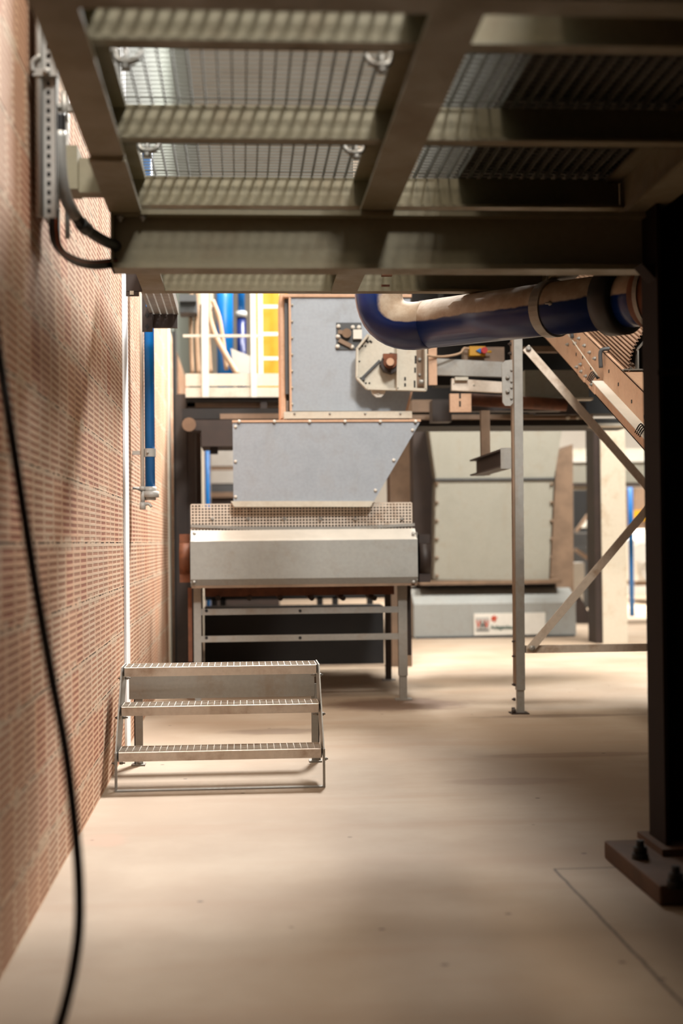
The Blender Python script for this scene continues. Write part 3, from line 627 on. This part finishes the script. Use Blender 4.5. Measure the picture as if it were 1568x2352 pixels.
for px, lo in ((1347, .26), (1360, .25), (1372, .24), (1384, .235), (1331, .22), (1338, .2), (1350, .1), (1320, .14), (1352, .06), (1376, .05), (1362, .06), (1341, .055)):
    yy = ypx(px, XC); b.bolt((XC, yy, hl(yy) + lo), (-1, 0, 0), .012, .012)
b.build('bolt', 'galv', cv)
b = Multi()
for px, lo in ((1338, .13), (1353, .155), (1415, .24), (1437, .22), (1468, .2), (1498, .19), (1372, .14), (1386, .13)):
    yy = ypx(px, XC); b.box(XC - .002, XC, yy - .01, yy + .01, hl(yy) + lo - .01, hl(yy) + lo + .01)
b.build('slot', 'darker', cv)
b = MB(); yy = ypx(1297, XC); y2 = ypx(1395, XC); b.tube([(XC - .02, yy, hl(yy) + .26), (XC - .02, y2, hl(y2) + .16)], .0035, 6); b.build('tension_wire', 'cream', cv)
b = MB()
for px in (1350, 1374):
    yy = ypx(px, XC); b.prism([(XC - .004, yy - .08, hl(yy - .08) + .005), (XC - .004, yy + .07, hl(yy + .07) + .005), (XC - .004, yy + .07, hl(yy + .07) + .07), (XC - .004, yy - .05, hl(yy - .05) + .1), (XC - .004, yy - .08, hl(yy - .08) + .09)], (.004, 0, 0))
b.build('splice_plate', 'dusty', cv)
b = MB()      # corrugated cover
y0, y1 = 8.02, 10.6; n = 22; rad = .42; xc_ = XC + .45
pts = []
NN = 540
for i in range(NN + 1):
    a = math.pi * i / NN; rr = rad + .007 * math.cos(i / NN * math.pi * 2 * 54); pts.append((xc_ - rr * math.cos(a), rr * math.sin(a)))
va = [b.bm.verts.new((x, y0, hl(y0) + SH + z * .9)) for x, z in pts]; vb_ = [b.bm.verts.new((x, y1, hl(y1) + SH + z * .9)) for x, z in pts]
for i in range(NN): f = b.bm.faces.new((va[i], va[i + 1], vb_[i + 1], vb_[i])); f.smooth = True
cc = b.build('corrugated_cover', 'corr'); tag(cc, 'corrugated metal hood arching over the inclined conveyor below the blue pipe', 'cover')
sd = cc.modifiers.new('sheet', 'SOLIDIFY'); sd.thickness = .002
yy = ypx(1468, XC + .05); z0 = hl(yy) + SH
b = MB(); b.box(XC - .0, XC + .12, yy - .03, yy + .03, z0, z0 + .008); b.box(XC + .08, XC + .088, yy - .028, yy + .028, z0, P(1485, 800, yy).z)
b.bar(Vector((XC + .084, yy, P(1485, 803, yy).z)), P(1522, 738, yy - .1) , .056, .008, (0, 1, 0)); b.bolt((XC + .04, yy, z0 + .008), (0, 0, 1), .014, .012)
tag(b.build('pipe_bracket', 'galv'), 'bent galvanised flat bar bracket standing on the conveyor edge beside the column', 'bracket')
# ------------------------------------------------------------------ cross conveyor behind the pipe
YM = 10.75
cm = thing('cross_conveyor', 'level belt conveyor frame of pale steel channels behind the galvanised post', 'conveyor', P(1080, 900, YM))
b = MB(); b.front([(1001, 823), (1168, 832), (1168, 866), (1001, 861)], YM, .06); b.build('channel', 'galv', cm)
b = MB(); b.front([(1037, 869), (1168, 878), (1168, 902), (1037, 896)], YM + .02, .06); b.build('channel', 'galv_worn', cm)
b = MB(); b.rect(984, 775, 1003, 884, YM - .1, .03); b.build('end_plate', 'dusty', cm)
b = MB(); b.rect(1033, 904, 1082, 946, YM - .02, .05); ap = b.build('adjuster_plate', 'dusty', cm)
b = Multi(); b.rect(1054, 903, 1058, 915, YM - .024, .005).rect(1054, 921, 1058, 934, YM - .024, .005); b.build('slot', 'darker', ap)
b = MB(); b.rect(1045, 866, 1075, 873, YM - .02, .04).bolt(P(1042, 881, YM + .02), (0, -1, 0), .008, .004).bolt(P(1088, 884, YM + .02), (0, -1, 0), .01, .004); b.build('clamp', 'cream', cm)
MB().cyl(P(1078, 918, YM + .3), P(1300, 930, YM + .3), .05, 16).build('return_roller', 'rust', cm)
MB().rect(1000, 862, 1038, 885, YM + .15, .2).build('belt', 'darker', cm)
MB().rect(1205, 850, 1352, 914, YM + .35, .1).build('side_sheet', 'silo', cm)
MB().rect(1205, 913, 1362, 918, YM + .3, .1).build('edge_angle', 'cream', cm)
MB().rect(1205, 795, 1345, 808, YM + .5, .08).build('edge_angle', 'tan', cm)
b = MB(); b.rect(1065, 797, 1158, 832, YM + .06, .12); b.build('switch_bracket', 'tan', cm)
es = thing('emergency_stop_switch', 'yellow pull-cord switch box with red button on the cross conveyor', 'switch', P(1098, 805, YM))
MB().rect(1078, 795, 1115, 817, YM - .02, .07).build('box', 'yellow', es, .004)
c = P(1110, 806, YM - .02); MB().cyl(c, c + Vector((0, -.05, 0)), .024, 20).build('button', 'red', es)
b = MB(); b.front([(1093, 805), (1104, 799), (1104, 811)], YM - .035, .016); b.build('indicator', 'blue', es)
MB().cyl(P(1114, 808, YM), P(1128, 808, YM), .009, 10).build('pull_pin', 'yellow', es)
tag(MB().tube(smooth([P(955, 806, YM - .2), P(985, 817, YM - .15), P(1020, 819, YM - .08), P(1055, 812, YM - .03), P(1066, 800, YM - .01), P(1080, 802, YM)], 8), .009, 8).build('switch_cable', 'beige_hose'), 'pale pink cable sagging from the drive box to the yellow switch', 'cable')
# dark steelwork behind
dk = thing('gallery_steelwork', 'dark brown gallery steelwork behind the cross conveyor', 'steelwork', P(1250, 970, 12.2))
MB().box(1.42, 9, 8.0, 12.58, 4.6, 4.75).build('unseen_light_blocker', 'dark', dk)  # unseen slab above the view, added to shade the floor at the right
MB().rect(946, 560, 1720, 950, 12.6, .3).build('dark_casing', 'darker', dk)
MB().rect(946, 918, 1036, 946, 12.2, .3).build('panel', 'tan', dk)
MB().rect(940, 952, 1362, 962, 12.0, .1).build('edge_angle', 'tan', dk)
MB().rect(940, 962, 1460, 978, 12.1, .6).build('beam', 'darker', dk)
MB().rect(993, 918, 1037, 968, 11.6, .2).build('post', 'dark', dk)
MB().rect(1230, 925, 1345, 952, 11.9, .3).build('bracket', 'dark', dk)
MB().rect(1075, 928, 1290, 944, 11.4, .12).build('beam', 'dark', dk)
MB().rect(1362, 972, 1465, 978, 12.05, .2).build('edge_angle', 'cream', dk)
for px in (1303, 1326): MB().bolt(P(px, 960, 11.98), (0, -1, 0), .016, .03).build('bolt', 'cream', dk)
MB().rect(1290, 560, 1700, 950, 12.95, .1).build('back_sheet', 'dark', dk)
for px in (1008, 1090): MB().rect(px, 600, px + 10, 690, 12.4, .05).build('vertical_bar', 'charcoal', dk)
# ------------------------------------------------------------------ pale silo with signed base
YW = 17.2
so = thing('feed_silo', 'large pale tapering silo on a grey base with a white sign, behind the post', 'silo', (P(1130, 1465, YW).x, YW, 0))
MB().front([(984, 978), (1292, 978), (1272, 1099), (1001, 1099)], YW, 1.6).build('upper_hopper', 'silo', so)
MB().front([(1001, 1102), (1271, 1102), (1260, 1332), (997, 1332)], YW, 1.6).build('lower_hopper', 'silo', so)
MB().rect(999, 1098, 1273, 1103, YW - .02, 1.64).build('seam_flange', 'charcoal', so)
b = Multi()
for i in range(6):
    for px in (1003, 1266): b.bolt(P(px, 1112 + i * 42, YW), (0, -1, 0), .02, .02)
b.build('bolt', 'tan', so)
MB().front([(948, 985), (985, 985), (999, 1085), (997, 1335), (950, 1335)], YW + .3, 1.3).build('side_frame', 'dark', so)
MB().front([(1278, 1040), (1315, 1020), (1317, 1370), (1262, 1350)], YW + .2, 1.2).build('side_frame', 'tan', so)
MB().rect(965, 1333, 1290, 1342, YW - .1, 1.8).build('outlet_rim', 'tan', so)
MB().rect(985, 1340, 1275, 1356, YW + .1, 1.4).build('outlet_throat', 'darker', so)
x0, x1 = P(950, 1400, YW - .2).x, P(1322, 1400, YW - .2).x
zt = lambda py, Y: P(1130, py, Y).z
b = MB(); b.xprism([(YW + .1, zt(1352, YW + .1)), (YW - .2, zt(1386, YW - .2)), (YW - .2, zt(1462, YW - .2)), (YW + 1.8, zt(1462, YW - .2)), (YW + 1.8, zt(1352, YW + .1))], x0, x1); bs = b.build('base_trough', 'cover', so)
b = MB(); b.box(x0 + .02, x1 - .02, YW - .215, YW - .2, zt(1466, YW - .2), zt(1460, YW - .2)); b.build('base_lip', 'charcoal', so)
MB().box(x0 + .1, x1 - .2, YW, YW + 1.6, 0, zt(1462, YW - .2)).build('skid', 'darker', so)
YZ = YW - .205
sg = MB().rect(1088, 1408, 1252, 1458, YZ - .012, .012).build('sign_plate', 'white', so)
MB().rect(1092, 1418, 1123, 1452, YZ - .014, .002).build('logo_frame', 'plastic', sg)
def text(body, px, py, size_px, Y, mat, parent, name, xs=1):
    cu = bpy.data.curves.new(name, 'FONT'); cu.body = body; cu.size = 1; cu.extrude = .01; cu.offset = .02
    tmp = bpy.data.objects.new(name, cu); COL.objects.link(tmp); dg = bpy.context.evaluated_depsgraph_get()
    me = bpy.data.meshes.new_from_object(tmp.evaluated_get(dg)); bpy.data.objects.remove(tmp); bpy.data.curves.remove(cu)
    k = size_px * Y / F; o = P(px, py, Y); me.transform(Matrix.Translation(o - (parent.parent.location if parent.parent else Vector())) @ Matrix.Rotation(math.pi / 2, 4, 'X') @ Matrix.Diagonal((k * xs, k, .3 * k, 1)))
    me.materials.clear(); me.materials.append(MT[mat]); ob = bpy.data.objects.new(name, me); COL.objects.link(ob); ob.parent = parent; return ob
text('V', 1093, 1442, 25, YZ - .016, 'vermilion', sg, 'logo_letter', .7)
text('H', 1103, 1444, 25, YZ - .017, 'black', sg, 'logo_letter', .62)
text('V', 1112, 1442, 25, YZ - .016, 'vermilion', sg, 'logo_letter', .7)
MB().front([(1094, 1446), (1122, 1446), (1122, 1448), (1094, 1448)], YZ - .016, .002).build('logo_underline', 'charcoal', sg)
text('*', 1128, 1438, 34, YZ - .016, 'vermilion', sg, 'logo_star')
b = MB(); b.rect(1129, 1416, 1135, 1423, YZ - .016, .003); b.build('logo_star', 'vermilion', sg)
text('Anlagenbau', 1126, 1445, 13, YZ - .016, 'teal', sg, 'lettering', .92)
# ------------------------------------------------------------------ hall beyond, right
YQ = 16.6
q0, q1 = PZ(1385, 1478), PZ(1445, 1478)
co = MB().box(q0.x, q1.x, q0.y, q0.y + .45, 0, P(1410, 985, q0.y).z).build('concrete_column', 'concrete'); tag(co, 'cream concrete column rising behind the crossed braces', 'column')
b = MB(); b.box(q0.x - .075, q0.x - .005, q0.y + .02, q0.y + .38, 0, P(1380, 975, q0.y).z); tag(b.build('steel_post', 'dark'), 'dark green-brown steel post against the left side of the concrete column', 'post')
bq = PZ(1451, 1415); b = MB(); b.cyl((bq.x, bq.y, 0), (bq.x, bq.y, P(1451, 1105, bq.y).z), .038, 14); tag(b.build('blue_pole', 'blue'), 'thin blue pole standing on the floor right of the concrete column', 'pole')
du = thing('wide_duct', 'broad pale horizontal duct behind the concrete column', 'duct', P(1420, 1108, 20))
MB().rect(1300, 1060, 1660, 1108, 20, .9).build('body', 'silo', du); MB().rect(1300, 1030, 1660, 1052, 20.1, .8).build('ribbed_top', 'cream', du)
MB().rect(1300, 1050, 1660, 1061, 19.95, .9).build('flange', 'white', du); MB().rect(1300, 1108, 1660, 1114, 20, .9).build('lower_edge', 'dark', du)
MB().rect(1300, 1118, 1420, 1124, 20.3, .1).build('rail', 'cream', du)
fm = thing('far_press', 'white machine with blue-grey pipes at the far right of the hall', 'machine', P(1490, 1375, 25))
MB().rect(1458, 1120, 1516, 1345, 26, 1).build('cabinet', 'tan', fm); MB().rect(1456, 1172, 1500, 1196, 25.95, .05).build('notice', 'yellow', fm)
MB().front([(1458, 1240), (1485, 1215), (1518, 1270), (1516, 1335), (1462, 1335)], 25.2, .7).build('drum', 'white', fm)
MB().cyl(P(1476, 1270, 25.1), P(1476, 1270, 24.8), .18, 20).build('end_disc', 'plastic', fm); MB().cyl(P(1498, 1310, 25.1), P(1498, 1310, 24.8), .2, 20).build('end_disc', 'plastic', fm)
MB().rect(1500, 1338, 1510, 1360, 24.9, .2).build('foot', 'darker', fm); MB().rect(1516, 1180, 1560, 1260, 26, .4).build('blue_box', 'deepblue', fm)
fs = thing('far_rack', 'dark steel rack of pipes between the silo and the concrete column', 'rack', P(1340, 1370, 23))
MB().rect(1308, 1125, 1376, 1222, 23.4, .3).build('back_panel', 'darker', fs)
for py in (1218, 1255): MB().rect(1308, py, 1376, py + 6, 23.0, .1).build('shelf', 'charcoal', fs)
MB().bar(P(1322, 1222, 23), P(1366, 1160, 23), .05, .05).build('strut', 'tan', fs); MB().bar(P(1320, 1262, 22.9), P(1376, 1300, 22.9), .05, .05).build('strut', 'tan', fs)
MB().front([(1340, 1212), (1368, 1160), (1374, 1212)], 23.1, .2).build('sheet', 'cream', fs); q = P(1308, 1225, 24); k = P(1376, 1225, 24); MB().box(q.x, k.x, 24, 24.2, 0, q.z).build('lower_panel', 'charcoal', fs)
for px in (1309, 1375): q = P(px, 1125, 23.2); MB().box(q.x - .03, q.x + .03, 23.1, 23.2, 0, q.z).build('upright', 'charcoal', fs)
MB().cyl(P(1355, 1256, 22.95), P(1355, 1256, 22.8), .05, 12).build('lamp_knob', 'white', fs)
wb = MB().rect(1316, 1292, 1342, 1352, 22, .3).build('white_box', 'plastic'); tag(wb, 'small white cabinet on the floor right of the silo base', 'cabinet'); 
wb2 = MB(); q = P(1329, 1352, 22); wb2.box(q.x - .08, q.x + .08, 22.05, 22.25, 0, q.z + .002); wb2.build('pedestal', 'plastic', wb)
b = MB(); b.prism([PZ(1322, 1432) + Vector((0, 0, .0)), PZ(1365, 1432), P(1332, 1370, PZ(1340, 1432).y), P(1322, 1372, PZ(1340, 1432).y)], (0, .1, 0)); tag(b.build('gusset_foot', 'dark'), 'dark triangular steel foot on the floor beside the silo base', 'foot')
# ------------------------------------------------------------------ hall beyond, left
wk = thing('walkway', 'cream raised walkway with railing and toe boards behind the housing', 'walkway', P(540, 915, 13))
MB().rect(426, 858, 660, 886, 13.05, .02).build('toe_board', 'cream', wk); MB().rect(426, 890, 660, 912, 13.04, .15).build('edge_beam', 'cream', wk)
for a, c in ((463, 478), (575, 588)): MB().rect(a, 560, c, 912, 13.0, .05).build('post', 'white', wk)
MB().rect(420, 768, 600, 774, 13.03, .03).build('handrail', 'cream', wk); MB().rect(426, 913, 943, 920, 13.1, 2.4).build('deck', 'darker', wk)
DK = P(540, 913, 13.1).z; q = P(648, 900, 13.3); k = P(438, 900, 13.3)
q = P(895, 1080, 13.3); w_ = P(941, 1080, 13.3); MB().box(q.x, w_.x, 13.3, 13.6, 0, DK - .03).build('support_panel', 'tan', wk)
for x, y in ((k.x, 13.3), (k.x, 15.2)): MB().box(x - .04, x + .04, y, y + .08, 0, DK - .03).build('support_post', 'dark', wk)
MB().rect(430, 920, 655, 934, 13.3, .1).build('joist', 'tan', wk); MB().rect(432, 934, 655, 960, 13.6, .1).build('joist', 'dark', wk)
ld = thing('access_ladder', 'white ladder with three rungs in front of the yellow panel', 'ladder', P(610, 850, 13.9))
MB().rect(592, 560, 603, 862, 13.9, .04).build('stile', 'white', ld); MB().rect(642, 560, 652, 862, 13.9, .04).build('stile', 'white', ld)
for py in (640, 704, 767, 823): MB().rect(602, py - 4, 643, py + 4, 13.91, .03).build('rung', 'white', ld)
q = P(588, 700, 14.6); k = P(660, 700, 14.6); yp = MB().box(q.x, k.x, 14.6, 14.9, DK, P(620, 560, 14.6).z).build('yellow_panel', 'yellow'); tag(yp, 'tall yellow machine panel behind the white ladder', 'panel')
q = MB().rect(598, 822, 660, 858, 14.62, .1).build('dark_base', 'darker', yp)
b = MB(); q = P(516, 700, 15); b.cyl((q.x, 15, 4.4), (q.x, 15, DK), .088, 20); tag(b.build('blue_standpipe', 'blue'), 'thick bright blue vertical pipe behind the walkway railing', 'pipe')
b = MB(); b.cyl(P(554, 560, 15.2), P(554, 718, 15.2), .038, 16); o = b.build('blue_valve_pipe', 'blue'); tag(o, 'thinner blue pipe ending in a dark valve right of the thick blue pipe', 'pipe')
b = MB(); b.cyl(P(554, 716, 15.2), P(554, 730, 15.2), .06, 14); b.build('collar', 'plastic', o); b = MB(); q = P(554, 730, 15.2); b.cyl(q, (q.x, q.y, DK), .05, 14); b.build('valve', 'deepblue', o)
for i, (pp, rr) in enumerate((([(478, 560), (478, 700), (490, 760), (515, 810), (545, 860)], .028), ([(470, 600), (474, 740), (482, 860)], .03), ([(488, 690), (505, 740), (520, 850)], .022), ([(455, 640), (452, 760), (456, 860)], .024), ([(440, 640), (438, 760), (442, 860)], .02))):
    tag(MB().tube(smooth([P(a, c, 14.2 + .05 * i) for a, c in pp], 6), rr, 10).build('beige_hose', 'beige_hose'), 'dusty beige hose behind the walkway railing, ' + ('sweeping down to the right', 'straight beside the cream post', 'short curve in the middle', 'second from the wall', 'nearest the wall')[i], 'hose', 'beige hoses by the walkway')
ws = MB().front([(530, 800), (575, 818), (575, 862), (536, 862)], 14.4, .05).build('white_sheet', 'plastic'); tag(ws, 'slanted white sheet leaning behind the walkway toe board', 'sheet')
b = MB(); b.front([(450, 560), (485, 560), (490, 700), (480, 720), (452, 690)], 14.9, .3); q = P(468, 700, 15); b.box(q.x - .03, q.x + .03, 14.95, 15.05, DK, q.z); tag(b.build('pale_filter', 'cream'), 'pale vertical filter body behind the cream railing post', 'filter')
b = MB(); b.rect(412, 676, 450, 692, 14, .2); b.rect(412, 692, 452, 718, 14.1, .3); tag(b.build('wall_console', 'charcoal'), 'grey console bracket on the wall left of the railing post', 'bracket')
pk = thing('dark_wall_post', 'tall dark brown steel post standing close to the clay wall behind the feeder', 'post', PZ(416, 1540))
Yk = PZ(416, 1540).y
b = MB(); b.box(P(404, 1200, Yk).x, P(430, 1200, Yk).x, Yk, Yk + .25, 0, P(416, 905, Yk).z); b.build('post', 'dark', pk)
b = MB(); b.box(P(399, 1200, Yk).x, P(406, 1200, Yk).x, Yk + .02, Yk + .23, 0, P(416, 760, Yk).z); b.build('flange', 'darker', pk)
st2 = thing('drive_gallery', 'dark steel drive beams under the walkway left of the hopper', 'steelwork', P(540, 1000, 12.4))
q = P(600, 938, 12.6); MB().box(q.x, q.x + .06, 13.12, 13.2, q.z - .02, DK - .02).build('hanger', 'dark', st2); MB().rect(418, 938, 668, 962, 12.6, .62).build('beam', 'darker', st2); MB().rect(440, 964, 668, 988, 12.4, .3).build('beam', 'dark', st2)
MB().rect(462, 988, 536, 1025, 12.3, .6).build('motor_box', 'dark', st2); MB().rect(505, 950, 655, 962, 12.55, .05).build('chain', 'tan', st2)
MB().rect(482, 1025, 500, 1042, 12.4, .1).build('lug', 'darker', st2); MB().cyl(P(434, 975, 12.4), P(434, 975, 12.2), .06, 14).build('end_cap', 'tan', st2)
b = MB(); q = P(476, 1100, 18); b.cyl((q.x, 18, 0), (q.x, 18, 3.2), .032, 14); tag(b.build('blue_drop_pipe', 'blue'), 'slim blue vertical pipe seen left of the hopper', 'pipe')
b = MB(); q = P(457, 1100, 17.5); k = P(469, 1100, 17.5); b.box(q.x, k.x, 17.5, 17.6, 0, 2.6); tag(b.build('cream_post', 'cream'), 'cream post left of the slim blue pipe', 'post')
cb = thing('far_cabinet', 'pale cabinet with dark base seen between the slim blue pipe and the hopper', 'cabinet', P(515, 1160, 21))
MB().rect(484, 1000, 640, 1070, 21, .5).build('door', 'plastic', cb); MB().rect(484, 1080, 640, 1110, 21, .5).build('door', 'plastic', cb); MB().rect(484, 1069, 640, 1081, 21.02, .4).build('gap_strip', 'tan', cb)
MB().rect(484, 1112, 640, 1130, 21.02, .4).build('tray', 'charcoal', cb); MB().rect(484, 1130, 640, 1142, 21, .5).build('rail', 'tan', cb); q = P(484, 1142, 21.1); k = P(640, 1142, 21.1); MB().box(q.x, k.x, 21.1, 21.5, 0, q.z).build('base', 'dark', cb)
tb = thing('rear_trestle', 'dark trestle under the feeder in front of the bright far floor', 'trestle', P(600, 1520, 15))
zt = P(600, 1372, 15).z
MB().rect(470, 1366, 900, 1376, 15, .1).build('top_rail', 'darker', tb)
q = P(462, 1408, 12.7); k = P(905, 1408, 12.7); MB().box(q.x, k.x, 13.65, 14.1, 0, q.z).build('crate', 'darker', tb)
for px in (492, 512, 735, 770, 850):
    q = P(px, 1400, 15); MB().box(q.x - .03, q.x + .03, 15, 15.08, 0, zt).build('leg', 'darker', tb)
